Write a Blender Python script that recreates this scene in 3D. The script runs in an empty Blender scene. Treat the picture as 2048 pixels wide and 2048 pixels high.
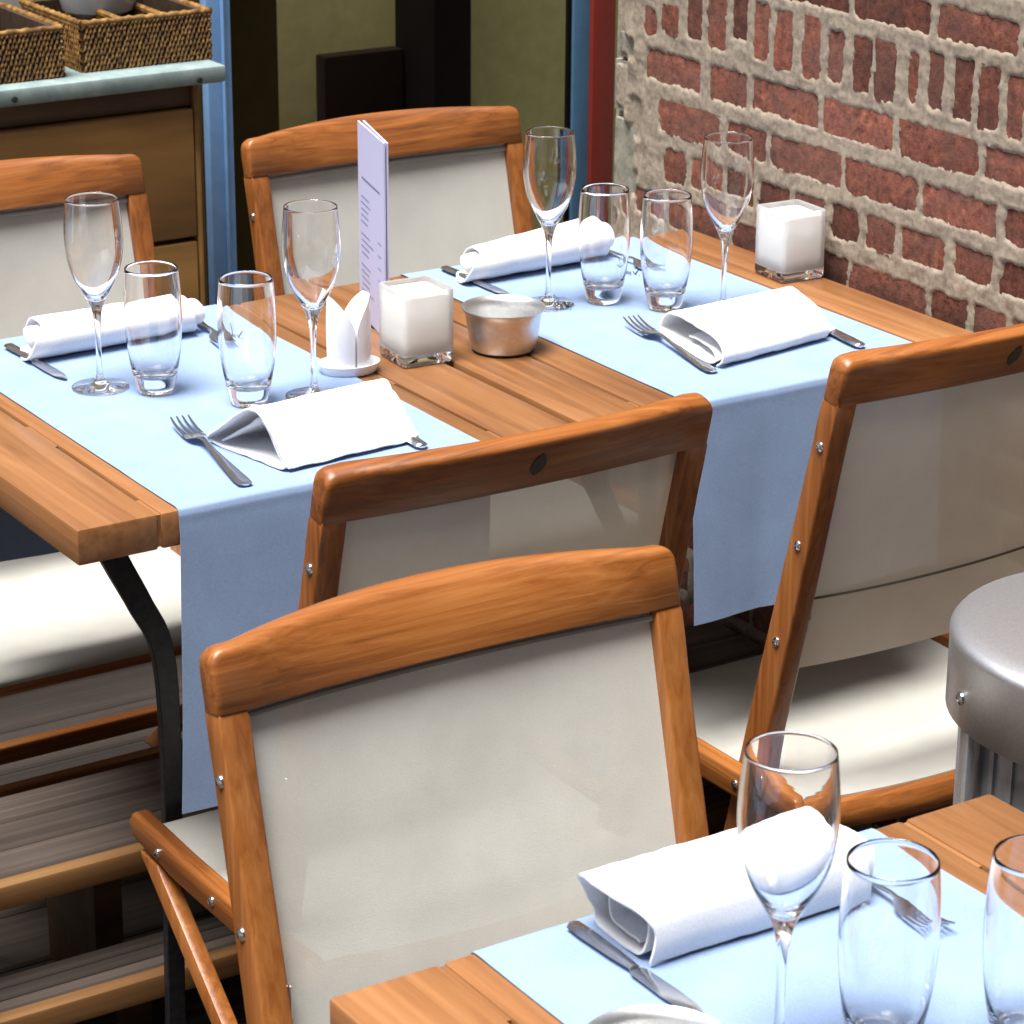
import bpy, bmesh, math, random
from math import sin, cos, pi, sqrt, radians
from mathutils import Vector, Matrix, noise
random.seed(7)
S = bpy.context.scene
COL = S.collection
TZ = 0.86                       # table top height; traced heights are relative to it
# ------------------------------------------------------------------ camera
CAM = Vector((-1.1283, -2.6075, 1.06))
RR = Vector((0.84114, -0.54078, 0.00622)); DD = Vector((-0.18246, -0.29459, -0.93804)); FF = Vector((0.50911, 0.78789, -0.34646))
cd = bpy.data.cameras.new('camera'); cam = bpy.data.objects.new('camera', cd); COL.objects.link(cam)
m = Matrix.Identity(4)
for i in range(3):
    m[i][0] = RR[i]; m[i][1] = -DD[i]; m[i][2] = -FF[i]; m[i][3] = CAM[i]
m[2][3] += TZ
cam.matrix_world = m
cd.sensor_width = 36; cd.lens = 5600 / 2048 * 36; cd.clip_start = 0.05; cd.clip_end = 500
cd.dof.use_dof = True; cd.dof.focus_distance = 3.05; cd.dof.aperture_fstop = 22
S.camera = cam
# ------------------------------------------------------------------ sky, sun, exposure
SUN_EL, SUN_AZ = radians(74), radians(-104)          # azimuth from +Y towards +X
w = bpy.data.worlds.new('World'); S.world = w; w.use_nodes = True
nt = w.node_tree; sky = nt.nodes.new('ShaderNodeTexSky'); sky.sky_type = 'NISHITA'; sky.sun_disc = False
sky.sun_elevation = SUN_EL; sky.sun_rotation = SUN_AZ; sky.air_density = 1.0; sky.dust_density = 6.0; sky.ozone_density = 1.0
bg = nt.nodes['Background']; bg.inputs[1].default_value = 0.045
nt.links.new(sky.outputs[0], bg.inputs[0])
sl = bpy.data.lights.new('sun', 'SUN'); sl.energy = 4.0; sl.angle = radians(32); sl.color = (1, .975, .945)
so = bpy.data.objects.new('sun', sl); COL.objects.link(so); so.location = (-3, 3, 6)
so.rotation_euler = Vector((-sin(SUN_AZ) * cos(SUN_EL), -cos(SUN_AZ) * cos(SUN_EL), -sin(SUN_EL))).to_track_quat('-Z', 'Y').to_euler()
S.view_settings.view_transform = 'Standard'; S.view_settings.look = 'None'; S.view_settings.gamma = 1
S.view_settings.exposure = 1.3
S.cycles.use_denoising = True
S.cycles.max_bounces = 32; S.cycles.diffuse_bounces = 4; S.cycles.glossy_bounces = 8; S.cycles.transmission_bounces = 32; S.cycles.transparent_max_bounces = 16
S.cycles.sample_clamp_indirect = 3

# ------------------------------------------------------------------ pixel helpers (2048 px photograph, heights relative to table top)
K = 2048 / 1932
def ray(u, v): return RR * ((u - 1024) / 5600) + DD * ((v - 1024) / 5600) + FF
def onZ(u, v, z): d = ray(u, v); return CAM + d * ((z - CAM.z) / d.z)
def onY(u, v, y): d = ray(u, v); return CAM + d * ((y - CAM.y) / d.y)
def onX(u, v, x): d = ray(u, v); return CAM + d * ((x - CAM.x) / d.x)

# ------------------------------------------------------------------ materials
def mat(name):
    M = bpy.data.materials.new(name); M.use_nodes = True
    n = M.node_tree; return M, n, n.nodes['Principled BSDF'], n.nodes['Material Output']
def nd(n, t, **kw):
    x = n.nodes.new(t)
    for k, v in kw.items(): setattr(x, k, v)
    return x
def ramp(n, stops):
    r = n.nodes.new('ShaderNodeValToRGB'); e = r.color_ramp.elements
    while len(e) < len(stops): e.new(.5)
    for i, (p, c) in enumerate(stops): e[i].position = p; e[i].color = (*c, 1)
    return r
def coords(n, scale, rnd=20.0):
    tc = nd(n, 'ShaderNodeTexCoord'); mp = nd(n, 'ShaderNodeMapping'); mp.inputs['Scale'].default_value = scale
    oi = nd(n, 'ShaderNodeObjectInfo'); ml = nd(n, 'ShaderNodeMath', operation='MULTIPLY'); ml.inputs[1].default_value = rnd
    n.links.new(oi.outputs['Random'], ml.inputs[0])
    ad = nd(n, 'ShaderNodeVectorMath', operation='ADD')
    n.links.new(tc.outputs['Object'], ad.inputs[0]); n.links.new(ml.outputs[0], ad.inputs[1]); n.links.new(ad.outputs[0], mp.inputs[0])
    return mp, oi
def wood(name, axis, dark, mid, light, rough=.42, bump=.12, vary=.25, stretch=1.6, fine=30):
    M, n, b, o = mat(name)
    sc = [fine] * 3; sc[axis] = stretch
    mp, oi = coords(n, sc)
    nz = nd(n, 'ShaderNodeTexNoise'); nz.inputs['Scale'].default_value = 1; nz.inputs['Detail'].default_value = 7; nz.inputs['Roughness'].default_value = .6; nz.inputs['Distortion'].default_value = .6
    n.links.new(mp.outputs[0], nz.inputs['Vector'])
    sc2 = [4.0] * 3; sc2[axis] = 1.2
    mp2, _ = coords(n, sc2); nz2 = nd(n, 'ShaderNodeTexNoise'); nz2.inputs['Scale'].default_value = 1.5; nz2.inputs['Detail'].default_value = 3
    n.links.new(mp2.outputs[0], nz2.inputs['Vector'])
    mx = nd(n, 'ShaderNodeMix'); mx.inputs[0].default_value = .42
    n.links.new(nz.outputs[0], mx.inputs[2]); n.links.new(nz2.outputs[0], mx.inputs[3])
    r = ramp(n, [(.33, dark), (.5, mid), (.68, light)]); n.links.new(mx.outputs[0], r.inputs[0])
    hs = nd(n, 'ShaderNodeHueSaturation'); mr = nd(n, 'ShaderNodeMapRange'); mr.inputs[3].default_value = 1 - vary; mr.inputs[4].default_value = 1 + vary
    n.links.new(oi.outputs['Random'], mr.inputs[0]); n.links.new(mr.outputs[0], hs.inputs['Value']); n.links.new(r.outputs[0], hs.inputs['Color'])
    n.links.new(hs.outputs[0], b.inputs['Base Color'])
    rr = nd(n, 'ShaderNodeMapRange'); rr.inputs[3].default_value = rough + .14; rr.inputs[4].default_value = rough - .1
    n.links.new(nz2.outputs[0], rr.inputs[0]); n.links.new(rr.outputs[0], b.inputs['Roughness'])
    bp = nd(n, 'ShaderNodeBump'); bp.inputs['Strength'].default_value = bump; bp.inputs['Distance'].default_value = .002
    n.links.new(nz.outputs[0], bp.inputs['Height']); n.links.new(bp.outputs[0], b.inputs['Normal'])
    return M
def noisy(name, stops, scale=40, rough=.7, bump=.3, dist=.003, metallic=0, rnd=None, detail=6, spec=.5):
    M, n, b, o = mat(name)
    mp, oi = coords(n, (1, 1, 1))
    nz = nd(n, 'ShaderNodeTexNoise'); nz.inputs['Scale'].default_value = scale; nz.inputs['Detail'].default_value = detail; nz.inputs['Roughness'].default_value = .62
    n.links.new(mp.outputs[0], nz.inputs['Vector'])
    r = ramp(n, stops); n.links.new(nz.outputs[0], r.inputs[0]); out = r.outputs[0]
    if rnd:
        hs = nd(n, 'ShaderNodeHueSaturation'); mr = nd(n, 'ShaderNodeMapRange'); mr.inputs[3].default_value = 1 - rnd; mr.inputs[4].default_value = 1 + rnd
        n.links.new(oi.outputs['Random'], mr.inputs[0]); n.links.new(mr.outputs[0], hs.inputs['Value']); n.links.new(out, hs.inputs['Color']); out = hs.outputs[0]
    n.links.new(out, b.inputs['Base Color']); b.inputs['Roughness'].default_value = rough; b.inputs['Metallic'].default_value = metallic
    b.inputs['Specular IOR Level'].default_value = spec
    bp = nd(n, 'ShaderNodeBump'); bp.inputs['Strength'].default_value = bump; bp.inputs['Distance'].default_value = dist
    n.links.new(nz.outputs[0], bp.inputs['Height']); n.links.new(bp.outputs[0], b.inputs['Normal'])
    return M
TK = ((.10, .029, .006), (.24, .078, .016), (.345, .135, .036))
WX, WY, WZ = (wood('teak_' + 'xyz'[i], i, *TK, rough=.36, bump=.25, fine=120, stretch=3.5, vary=.05) for i in range(3))
TT = ((.125, .050, .017), (.225, .098, .036), (.305, .145, .060))
TBY = wood('table_teak', 1, *TT, rough=.3, bump=.15, vary=.16, fine=60, stretch=2.2); TBX = wood('table_teak_end', 0, *TT, vary=.16)
DK = wood('deck_wood', 0, (.03, .022, .017), (.075, .056, .045), (.14, .108, .088), rough=.75, bump=.5, vary=.2, stretch=.8, fine=70)
FLR = wood('shaded_floor_wood', 0, (.010, .007, .005), (.024, .017, .012), (.045, .032, .024), rough=.8, bump=.5, vary=.2, stretch=.8, fine=70)  # deck wood colour darkened to stand for deep shade on the floor
NOSE = wood('nosing_wood', 0, (.10, .045, .015), (.25, .12, .04), (.36, .19, .07), rough=.6)
HON = wood('honey_wood', 0, (.10, .050, .012), (.19, .095, .024), (.26, .135, .038), rough=.5, vary=.12, fine=16)
HOND = wood('brown_wood', 0, (.03, .014, .006), (.06, .03, .012), (.10, .05, .02), rough=.5)
def fabric(name, col, transp, transl, weave=900, bump=.25, tcol=None):
    M, n, b, o = mat(name)
    b.inputs['Base Color'].default_value = (*col, 1); b.inputs['Roughness'].default_value = .85; b.inputs['Specular IOR Level'].default_value = .15
    tc = nd(n, 'ShaderNodeTexCoord')
    nz = nd(n, 'ShaderNodeTexNoise'); nz.inputs['Scale'].default_value = weave; nz.inputs['Detail'].default_value = 2; n.links.new(tc.outputs['Object'], nz.inputs['Vector'])
    nl = nd(n, 'ShaderNodeTexNoise'); nl.inputs['Scale'].default_value = 14; nl.inputs['Detail'].default_value = 4; n.links.new(tc.outputs['Object'], nl.inputs['Vector'])
    mx = nd(n, 'ShaderNodeMix'); mx.inputs[0].default_value = .5; n.links.new(nz.outputs[0], mx.inputs[2]); n.links.new(nl.outputs[0], mx.inputs[3])
    r = ramp(n, [(.3, tuple(c * .84 for c in col)), (.7, tuple(min(1, c * 1.1) for c in col))]); n.links.new(mx.outputs[0], r.inputs[0]); n.links.new(r.outputs[0], b.inputs['Base Color'])
    bp = nd(n, 'ShaderNodeBump'); bp.inputs['Strength'].default_value = bump; bp.inputs['Distance'].default_value = .001
    n.links.new(nz.outputs[0], bp.inputs['Height']); n.links.new(bp.outputs[0], b.inputs['Normal'])
    tl = nd(n, 'ShaderNodeBsdfTranslucent')
    if tcol: tl.inputs[0].default_value = (*tcol, 1)
    else: n.links.new(r.outputs[0], tl.inputs[0])
    m1 = nd(n, 'ShaderNodeMixShader'); m1.inputs[0].default_value = transl; n.links.new(b.outputs[0], m1.inputs[1]); n.links.new(tl.outputs[0], m1.inputs[2])
    last = m1
    if transp:
        tp = nd(n, 'ShaderNodeBsdfTransparent'); m2 = nd(n, 'ShaderNodeMixShader'); m2.inputs[0].default_value = transp
        n.links.new(m1.outputs[0], m2.inputs[1]); n.links.new(tp.outputs[0], m2.inputs[2]); last = m2
    n.links.new(last.outputs[0], o.inputs[0])
    return M
SLING = fabric('sling_mesh', (.60, .60, .555), .07, .18, tcol=(.66, .52, .36))
SEATF = fabric('seat_fabric', (.40, .395, .36), 0, .05)
RUN = fabric('runner_paper', (.22, .305, .475), 0, .02, weave=420, bump=.06)
NAP = fabric('napkin_linen', (.80, .81, .83), 0, .12, weave=600)
GL, n, b, o = mat('clear_glass')
b.inputs['Base Color'].default_value = (1, 1, 1, 1); b.inputs['Roughness'].default_value = 0; b.inputs['Transmission Weight'].default_value = 1; b.inputs['IOR'].default_value = 1.47
FRG, n, b, o = mat('frosted_glass')
b.inputs['Roughness'].default_value = .12; b.inputs['Transmission Weight'].default_value = 1; b.inputs['IOR'].default_value = 1.3
tl = nd(n, 'ShaderNodeBsdfTranslucent'); tl.inputs[0].default_value = (.9, .92, .93, 1); df = nd(n, 'ShaderNodeBsdfDiffuse'); df.inputs[0].default_value = (.86, .88, .9, 1)
m1 = nd(n, 'ShaderNodeMixShader'); m2 = nd(n, 'ShaderNodeMixShader'); m1.inputs[0].default_value = .45; m2.inputs[0].default_value = .38
n.links.new(tl.outputs[0], m1.inputs[1]); n.links.new(df.outputs[0], m1.inputs[2]); n.links.new(b.outputs[0], m2.inputs[1]); n.links.new(m1.outputs[0], m2.inputs[2]); n.links.new(m2.outputs[0], o.inputs[0])
WAX, n, b, o = mat('white_wax')
b.inputs['Base Color'].default_value = (.82, .81, .77, 1); b.inputs['Roughness'].default_value = .5; b.inputs['Subsurface Weight'].default_value = .3; b.inputs['Subsurface Radius'].default_value = (.02, .018, .014)
CER, n, b, o = mat('white_ceramic')
b.inputs['Base Color'].default_value = (.84, .85, .88, 1); b.inputs['Roughness'].default_value = .12
def metal(name, col, rough, scale=60, aniso=0):
    M = noisy(name, [(.3, tuple(c * .85 for c in col)), (.7, col)], scale=scale, rough=rough, bump=.03, metallic=1)
    return M
STEEL = metal('polished_steel', (.78, .79, .81), .2)
SATIN = metal('satin_steel', (.74, .75, .75), .4, 200)
BINM = metal('brushed_steel', (.74, .76, .79), .44, 260)
BINB = noisy('bin_body', [(.3, (.22, .22, .23)), (.7, (.34, .34, .35))], scale=30, rough=.5, metallic=.6)
DARKM = noisy('black_steel', [(.3, (.012, .012, .014)), (.7, (.03, .03, .034))], scale=80, rough=.42, metallic=.3)
BRK, n, b, o = mat('red_brick')
mp, oi = coords(n, (1, 1, 1)); nz = nd(n, 'ShaderNodeTexNoise'); nz.inputs['Scale'].default_value = 75; nz.inputs['Detail'].default_value = 8; nz.inputs['Roughness'].default_value = .7
n.links.new(mp.outputs[0], nz.inputs[0]); r = ramp(n, [(.30, (.035, .018, .015)), (.44, (.135, .046, .032)), (.60, (.215, .078, .050)), (.78, (.30, .15, .105))]); n.links.new(nz.outputs[0], r.inputs[0])
nl = nd(n, 'ShaderNodeTexNoise'); nl.inputs['Scale'].default_value = 14; nl.inputs['Detail'].default_value = 5; n.links.new(mp.outputs[0], nl.inputs[0])
r2 = ramp(n, [(.40, (0, 0, 0)), (.60, (1, 1, 1))]); n.links.new(nl.outputs[0], r2.inputs[0])
mx = nd(n, 'ShaderNodeMix', data_type='RGBA'); mx.inputs[6].default_value = (.08, .05, .042, 1); n.links.new(r2.outputs[0], mx.inputs[0]); n.links.new(r.outputs[0], mx.inputs[7])
mx2 = nd(n, 'ShaderNodeMix', data_type='RGBA'); mx2.inputs[0].default_value = .5; n.links.new(mx.outputs[2], mx2.inputs[6]); n.links.new(r.outputs[0], mx2.inputs[7])
hs = nd(n, 'ShaderNodeHueSaturation'); mr = nd(n, 'ShaderNodeMapRange'); mr.inputs[3].default_value = .62; mr.inputs[4].default_value = 1.3
n.links.new(oi.outputs['Random'], mr.inputs[0]); n.links.new(mr.outputs[0], hs.inputs['Value']); n.links.new(mx2.outputs[2], hs.inputs['Color']); n.links.new(hs.outputs[0], b.inputs['Base Color'])
b.inputs['Roughness'].default_value = .9; b.inputs['Specular IOR Level'].default_value = .2
bp = nd(n, 'ShaderNodeBump'); bp.inputs['Strength'].default_value = .8; bp.inputs['Distance'].default_value = .003; n.links.new(nz.outputs[0], bp.inputs['Height']); n.links.new(bp.outputs[0], b.inputs['Normal'])
MOR = noisy('lime_mortar', [(.25, (.16, .13, .098)), (.48, (.262, .218, .168)), (.75, (.34, .293, .235))], scale=110, rough=.95, bump=.6, dist=.0015, detail=9, spec=.15)
STN = noisy('grey_green_stone', [(.3, (.09, .09, .07)), (.5, (.20, .20, .16)), (.75, (.33, .31, .25))], scale=30, rough=.9, bump=.8, detail=8)
def paint(name, col, rough=.5): return noisy(name, [(.3, tuple(c * .8 for c in col)), (.7, col)], scale=25, rough=rough, bump=.08, dist=.002, spec=.08 if rough > .6 else .5)
BLUE = paint('blue_paint', (.22, .42, .74)); BLUED = paint('dark_blue_paint', (.10, .24, .40)); RED = paint('oxblood_paint', (.24, .022, .012))
OLV = paint('olive_plaster', (.62, .55, .25), .85); OLVL = paint('olive_plaster_light', (.56, .55, .23), .85); BRN = paint('wall_shade_brown', (.06, .04, .012), .8); BLK = paint('black_paint', (.008, .006, .005), .7)
ZINC = noisy('grey_painted_top', [(.3, (.14, .20, .20)), (.6, (.24, .31, .305)), (.8, (.33, .40, .385))], scale=22, rough=.6, bump=.15)
WICK = noisy('rattan', [(.3, (.05, .022, .006)), (.5, (.17, .085, .02)), (.75, (.36, .21, .06))], scale=60, rough=.45, bump=.2, spec=.5)
WICKD = noisy('rattan_core', [(.3, (.02, .01, .004)), (.7, (.05, .025, .008))], scale=60, rough=.7)
INK, n, b, o = mat('ink'); b.inputs['Base Color'].default_value = (.03, .05, .12, 1); b.inputs['Roughness'].default_value = .7
EMB = noisy('dark_emblem', [(.3, (.008, .012, .010)), (.7, (.02, .03, .028))], scale=90, rough=.5)
CARD, n, b, o = mat('lavender_card'); b.inputs['Base Color'].default_value = (.47, .47, .66, 1); b.inputs['Roughness'].default_value = .55
PRT, n, b, o = mat('card_print'); b.inputs['Base Color'].default_value = (.14, .14, .28, 1)

# ------------------------------------------------------------------ mesh helpers
def tag(o, label=None, cat=None, group=None, kind=None):
    for k, v in (('label', label), ('category', cat), ('group', group), ('kind', kind)):
        if v: o[k] = v
    return o
def empty(name, loc, rz=0, label=None, cat=None, group=None):
    e = bpy.data.objects.new(name, None); COL.objects.link(e); e.location = loc; e.rotation_euler = (0, 0, rz); e.empty_display_size = .05
    return tag(e, label, cat, group)
class MB:
    def __init__(s): s.v = []; s.f = []
    def add(s, vs, fs):
        k = len(s.v); s.v += [tuple(p) for p in vs]; s.f += [tuple(i + k for i in f) for f in fs]; return s
    def box(s, a, b):
        x0, y0, z0 = a; x1, y1, z1 = b
        return s.add([(x0, y0, z0), (x1, y0, z0), (x1, y1, z0), (x0, y1, z0), (x0, y0, z1), (x1, y0, z1), (x1, y1, z1), (x0, y1, z1)],
                     [(3, 2, 1, 0), (4, 5, 6, 7), (0, 1, 5, 4), (1, 2, 6, 5), (2, 3, 7, 6), (3, 0, 4, 7)])
    def prism(s, poly, x0, x1):     # polygon in (y,z), counter-clockwise seen from +x
        n = len(poly)
        return s.add([(x0, y, z) for y, z in poly] + [(x1, y, z) for y, z in poly],
                     [tuple(range(n))[::-1], tuple(range(n, 2 * n))] + [(i, (i + 1) % n, n + (i + 1) % n, n + i) for i in range(n)])
    def loft(s, secs, cap=True):    # list of closed rings with equal counts
        n = len(secs[0]); vs = [p for r in secs for p in r]; fs = []
        for k in range(len(secs) - 1):
            for i in range(n): fs.append((k * n + i, k * n + (i + 1) % n, (k + 1) * n + (i + 1) % n, (k + 1) * n + i))
        if cap: fs += [tuple(range(n))[::-1], tuple((len(secs) - 1) * n + i for i in range(n))]
        return s.add(vs, fs)
    def lathe(s, prof, n=48, c=(0, 0, 0), sx=1, sy=1):
        vs = []; idx = []
        for r, z in prof:
            if r < 1e-6: idx.append([len(vs)]); vs.append((c[0], c[1], c[2] + z))
            else:
                idx.append(list(range(len(vs), len(vs) + n)))
                vs += [(c[0] + sx * r * cos(2 * pi * i / n), c[1] + sy * r * sin(2 * pi * i / n), c[2] + z) for i in range(n)]
        fs = []
        for a, b in zip(idx, idx[1:]):
            for i in range(n):
                j = (i + 1) % n
                if len(a) == 1 and len(b) == 1: continue
                if len(a) == 1: fs.append((a[0], b[j], b[i]))
                elif len(b) == 1: fs.append((a[i], a[j], b[0]))
                else: fs.append((a[i], a[j], b[j], b[i]))
        return s.add(vs, fs)
    def tube(s, pts, r, n=8):
        pts = [Vector(p) for p in pts]; secs = []
        for i, p in enumerate(pts):
            d = (pts[min(i + 1, len(pts) - 1)] - pts[max(i - 1, 0)]).normalized()
            a = d.cross(Vector((0, 0, 1)))
            if a.length < .05: a = d.cross(Vector((0, 1, 0)))
            a.normalize(); b = a.cross(d); rad = r[i] if isinstance(r, (list, tuple)) else r
            secs.append([p + (a * cos(2 * pi * k / n) + b * sin(2 * pi * k / n)) * rad for k in range(n)])
        return s.loft(secs)
    def grid(s, fn, nu, nv):
        return s.add([fn(i / nu, j / nv) for j in range(nv + 1) for i in range(nu + 1)],
                     [(j * (nu + 1) + i, j * (nu + 1) + i + 1, (j + 1) * (nu + 1) + i + 1, (j + 1) * (nu + 1) + i) for j in range(nv) for i in range(nu)])
    def build(s, name, M, parent=None, bevel=0, seg=2, smooth=35, solid=0, loc=None):
        me = bpy.data.meshes.new(name); me.from_pydata(s.v, [], s.f)
        bm = bmesh.new(); bm.from_mesh(me)
        if solid: bmesh.ops.solidify(bm, geom=bm.faces[:], thickness=solid)
        bmesh.ops.recalc_face_normals(bm, faces=bm.faces[:])
        if bevel: bmesh.ops.bevel(bm, geom=[e for e in bm.edges if len(e.link_faces) == 2 and e.calc_face_angle(0) > .5], offset=bevel, segments=seg, affect='EDGES', profile=.5, clamp_overlap=True)
        bm.to_mesh(me); bm.free()
        me.polygons.foreach_set('use_smooth', [True] * len(me.polygons)); me.set_sharp_from_angle(angle=radians(smooth))
        me.materials.append(M)
        o = bpy.data.objects.new(name, me); COL.objects.link(o)
        if parent: o.parent = parent
        if loc: o.location = loc
        return o
def copy_tree(o, parent=None):
    c = o.copy(); COL.objects.link(c); c.parent = parent
    for ch in list(o.children): copy_tree(ch, c)
    return c
def nz3(x, y, z): return noise.noise(Vector((x, y, z)))
def smooth_path(pts, n):
    out = []; m_ = len(pts)
    for i in range(n + 1):
        t = i / n * (m_ - 1); k = min(int(t), m_ - 2); f = t - k
        p = [Vector(pts[max(0, min(m_ - 1, k + j))]) for j in (-1, 0, 1, 2)]
        out.append(.5 * ((2 * p[1]) + (p[2] - p[0]) * f + (2 * p[0] - 5 * p[1] + 4 * p[2] - p[3]) * f * f + (3 * p[1] - p[0] - 3 * p[2] + p[3]) * f ** 3))
    return out

# ================================================================== SETTING
tag(MB().add([(-150, -150, -.03), (150, -150, -.03), (150, 150, -.03), (-150, 150, -.03)], [(0, 1, 2, 3)]).build('ground', noisy('ground_earth', [(.3, (.07, .06, .05)), (.7, (.14, .12, .10))], scale=6, rough=.95)), kind='structure')
deck = tag(empty('terrace_deck', (0, 0, 0)), kind='structure')
WX1 = 1.345                     # brick wall face
for i in range(38):
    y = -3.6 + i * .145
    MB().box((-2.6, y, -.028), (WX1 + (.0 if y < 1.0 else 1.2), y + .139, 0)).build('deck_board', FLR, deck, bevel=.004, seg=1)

# ---- brick wall: traced courses (y from, y to) per course
wall = empty('brick_wall', (WX1, .2, 0), 0, 'old red brick wall with wide pale mortar joints beside the right hand table', 'wall')
courses = [  # z0, z1, traced intervals
    (.373, .411, [(.378, .528), (.208, .365), (.038, .191)], .157),
    (.201, .246, [(.714, .85), (.60, .688), (.434, .584), (.272, .418), (.101, .252), (-.046, .085)], .157),
    (.128, .171, [(.663, .81), (.55, .641), (.378, .535), (.216, .366), (.056, .20), (-.10, .04)], .157),
    (.057, .10, [(.744, .794), (.656, .725), (.576, .639), (.491, .56), (.411, .473), (.334, .392), (.257, .314), (.152, .24), (.058, .131), (-.042, .039)], .084),
    (-.013, .026, [(.80, .70 + .17), (.64, .78), (.497, .62), (.355, .477), (.186, .34), (.102, .172), (.026, .084)], .157)]
sold = [(.27, .353, .437, .47), (.274, .344, .385, .418), (.274, .343, .327, .357), (.268, .345, .275, .312), (.275, .341, .228, .243), (.274, .348, .176, .206), (.269, .35, .12, .153), (.266, .346, .067, .102), (.264, .345, .02, .051),
        (.274, .352, .50, .534), (.276, .356, .553, .583), (.297, .36, .604, .638), (.275, .357, .655, .696), (.283, .355, .716, .745), (.28, .317, .774, .808), (.271, .308, .829, .855)]
for i in range(26): sold.append((.268 + random.uniform(-.004, .006), .346 + random.uniform(-.005, .005), -.032 - i * .053, -.001 - i * .053))
rects = [(y0, y1, z0, z1) for z0, z1, y0, y1 in sold]
def fill(z0, z1, lo, hi, L):
    y = hi
    while y > lo + .03:
        ln = L * random.uniform(.9, 1.08)
        if random.random() < .18: ln *= .55
        rects.append((max(lo, y - ln), y, z0 + random.uniform(-.003, .003), z1 + random.uniform(-.003, .003))); y -= ln + random.uniform(.012, .022)
YMIN = -1.35
for z0, z1, iv, L in courses:
    for a, b in iv:
        a, b = min(a, b), max(a, b); rects.append((a, b, z0 + random.uniform(-.002, .002), z1 + random.uniform(-.002, .002)))
    fill(z0, z1, YMIN, min(min(i) for i in iv) - .017, L)
    top = max(max(i) for i in iv)
    if top < .7: fill(z0, z1, top + .016, .86, L)
z = .447
while z < 1.9: fill(z, z + .04, YMIN, .86 + random.uniform(-.04, .02), .157); z += .072
z = -.086
while z > -.85: fill(z, z + .041, YMIN, .86 + random.uniform(-.04, .02), .157); z -= .072
rects = [r for r in rects if r[1] - r[0] > .012]
def brick(r, name='brick', M=BRK, proud=0):
    y0, y1, z0, z1 = r; y0 -= .005; y1 += .005; z0 -= .004; z1 += .004
    nu, nv = 6, 3; s = random.uniform(0, 99); off = random.uniform(-.0015, .0015) - proud; tl = random.uniform(-.02, .02)
    cy, cz = (y0 + y1) / 2, (z0 + z1) / 2
    vs = []; fs = []
    for j in range(nv + 1):
        for i in range(nu + 1):
            y = y0 + (y1 - y0) * i / nu; zz = z0 + (z1 - z0) * j / nv
            edge = (i in (0, nu)) + (j in (0, nv))
            x = off + .0025 * nz3(y * 60 + s, zz * 60, 0) + edge * .001 + tl * (zz - cz) * .5
            vs.append((x, y + .003 * nz3(zz * 70, s, y * 40) - cy, zz + .0025 * nz3(y * 50, s, 3) - cz))
    fs = [(j * (nu + 1) + i, (j + 1) * (nu + 1) + i, (j + 1) * (nu + 1) + i + 1, j * (nu + 1) + i + 1) for j in range(nv) for i in range(nu)]
    k = len(vs); W = nu + 1
    ring = [i for i in range(W)] + [j * W + nu for j in range(1, nv + 1)] + [nv * W + i for i in range(nu - 1, -1, -1)] + [j * W for j in range(nv - 1, 0, -1)]
    vs += [(.05, vs[i][1], vs[i][2]) for i in ring]
    fs += [(ring[q], ring[(q + 1) % len(ring)], k + (q + 1) % len(ring), k + q) for q in range(len(ring))]
    o = MB().add(vs, fs).build(name, M, wall, smooth=50); o.location = (0, cy - .2, cz + TZ)
near = sorted(rects, key=lambda r: (max(0, abs((r[0] + r[1]) / 2 - .35) - .5) + max(0, abs((r[2] + r[3]) / 2 - .18) - .25)))
for r in near[:300]: brick(r)
if near[300:]:
    mb = MB()
    for y0, y1, z0, z1 in near[300:]: mb.box((.0, y0 - .2 - .004, z0 + TZ - .004), (.05, y1 - .2 + .004, z1 + TZ + .004))
    tag(mb.build('far_bricks', BRK, wall), kind='stuff')
stones = [(.885, .935, -.02, .12), (.905, .94, .14, .21), (.862, .895, .10, .165), (.88, .93, .225, .255), (.87, .90, .01, .05)]
for r in stones: brick(r, 'stone', STN, -.006)
allr = rects + stones
cell = {}
for r in allr:
    for a in range(int((r[0] - .03) * 20), int((r[1] + .03) * 20) + 1):
        for b in range(int((r[2] - .03) * 20) - 1, int((r[3] + .03) * 20) + 1): cell.setdefault((a, b), []).append(r)
def mort(y, z):
    d = .05
    for r in cell.get((int(y * 20), math.floor(z * 20)), ()):
        dx = max(r[0] - y, y - r[1]); dz = max(r[2] - z, z - r[3])
        dd = sqrt(max(dx, 0) ** 2 + max(dz, 0) ** 2) if (dx > 0 or dz > 0) else max(dx, dz)
        d = min(d, dd)
    d += .004 * nz3(y * 70, z * 70, 1.7) + .0022 * nz3(y * 200, z * 200, 5)
    t = max(0, min(1, (d + .0035) / .0055)); t = t * t * (3 - 2 * t)
    out = (.0005 + .0015 * nz3(y * 45, z * 45, 9) + .0011 * nz3(y * 130, z * 130, 2) + .0008 * nz3(y * 300, z * 300, 4))
    if y > .84: out += (y - .84) * .10 * nz3(y * 30, z * 18, 3) - max(0, y - .90) * .5
    return .0055 * (1 - t) - out * t
ys = []; y = YMIN
while y < .965: ys.append(y); y += .0042 if y > -.16 else .02
zs = []; z = -.85
while z < 1.9: zs.append(z); z += .0042 if -.08 < z < .47 else .02
ny = len(ys) - 1
mb = MB().add([(mort(y, z), y - .2, z + TZ) for z in zs for y in ys], [(j * (ny + 1) + i, (j + 1) * (ny + 1) + i, (j + 1) * (ny + 1) + i + 1, j * (ny + 1) + i + 1) for j in range(len(zs) - 1) for i in range(ny)])
mb.build('mortar', MOR, wall, smooth=60)
MB().box((.022, YMIN - .2, 0), (.2, .76, TZ + 1.9)).build('wall_core', MOR, wall)

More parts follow.
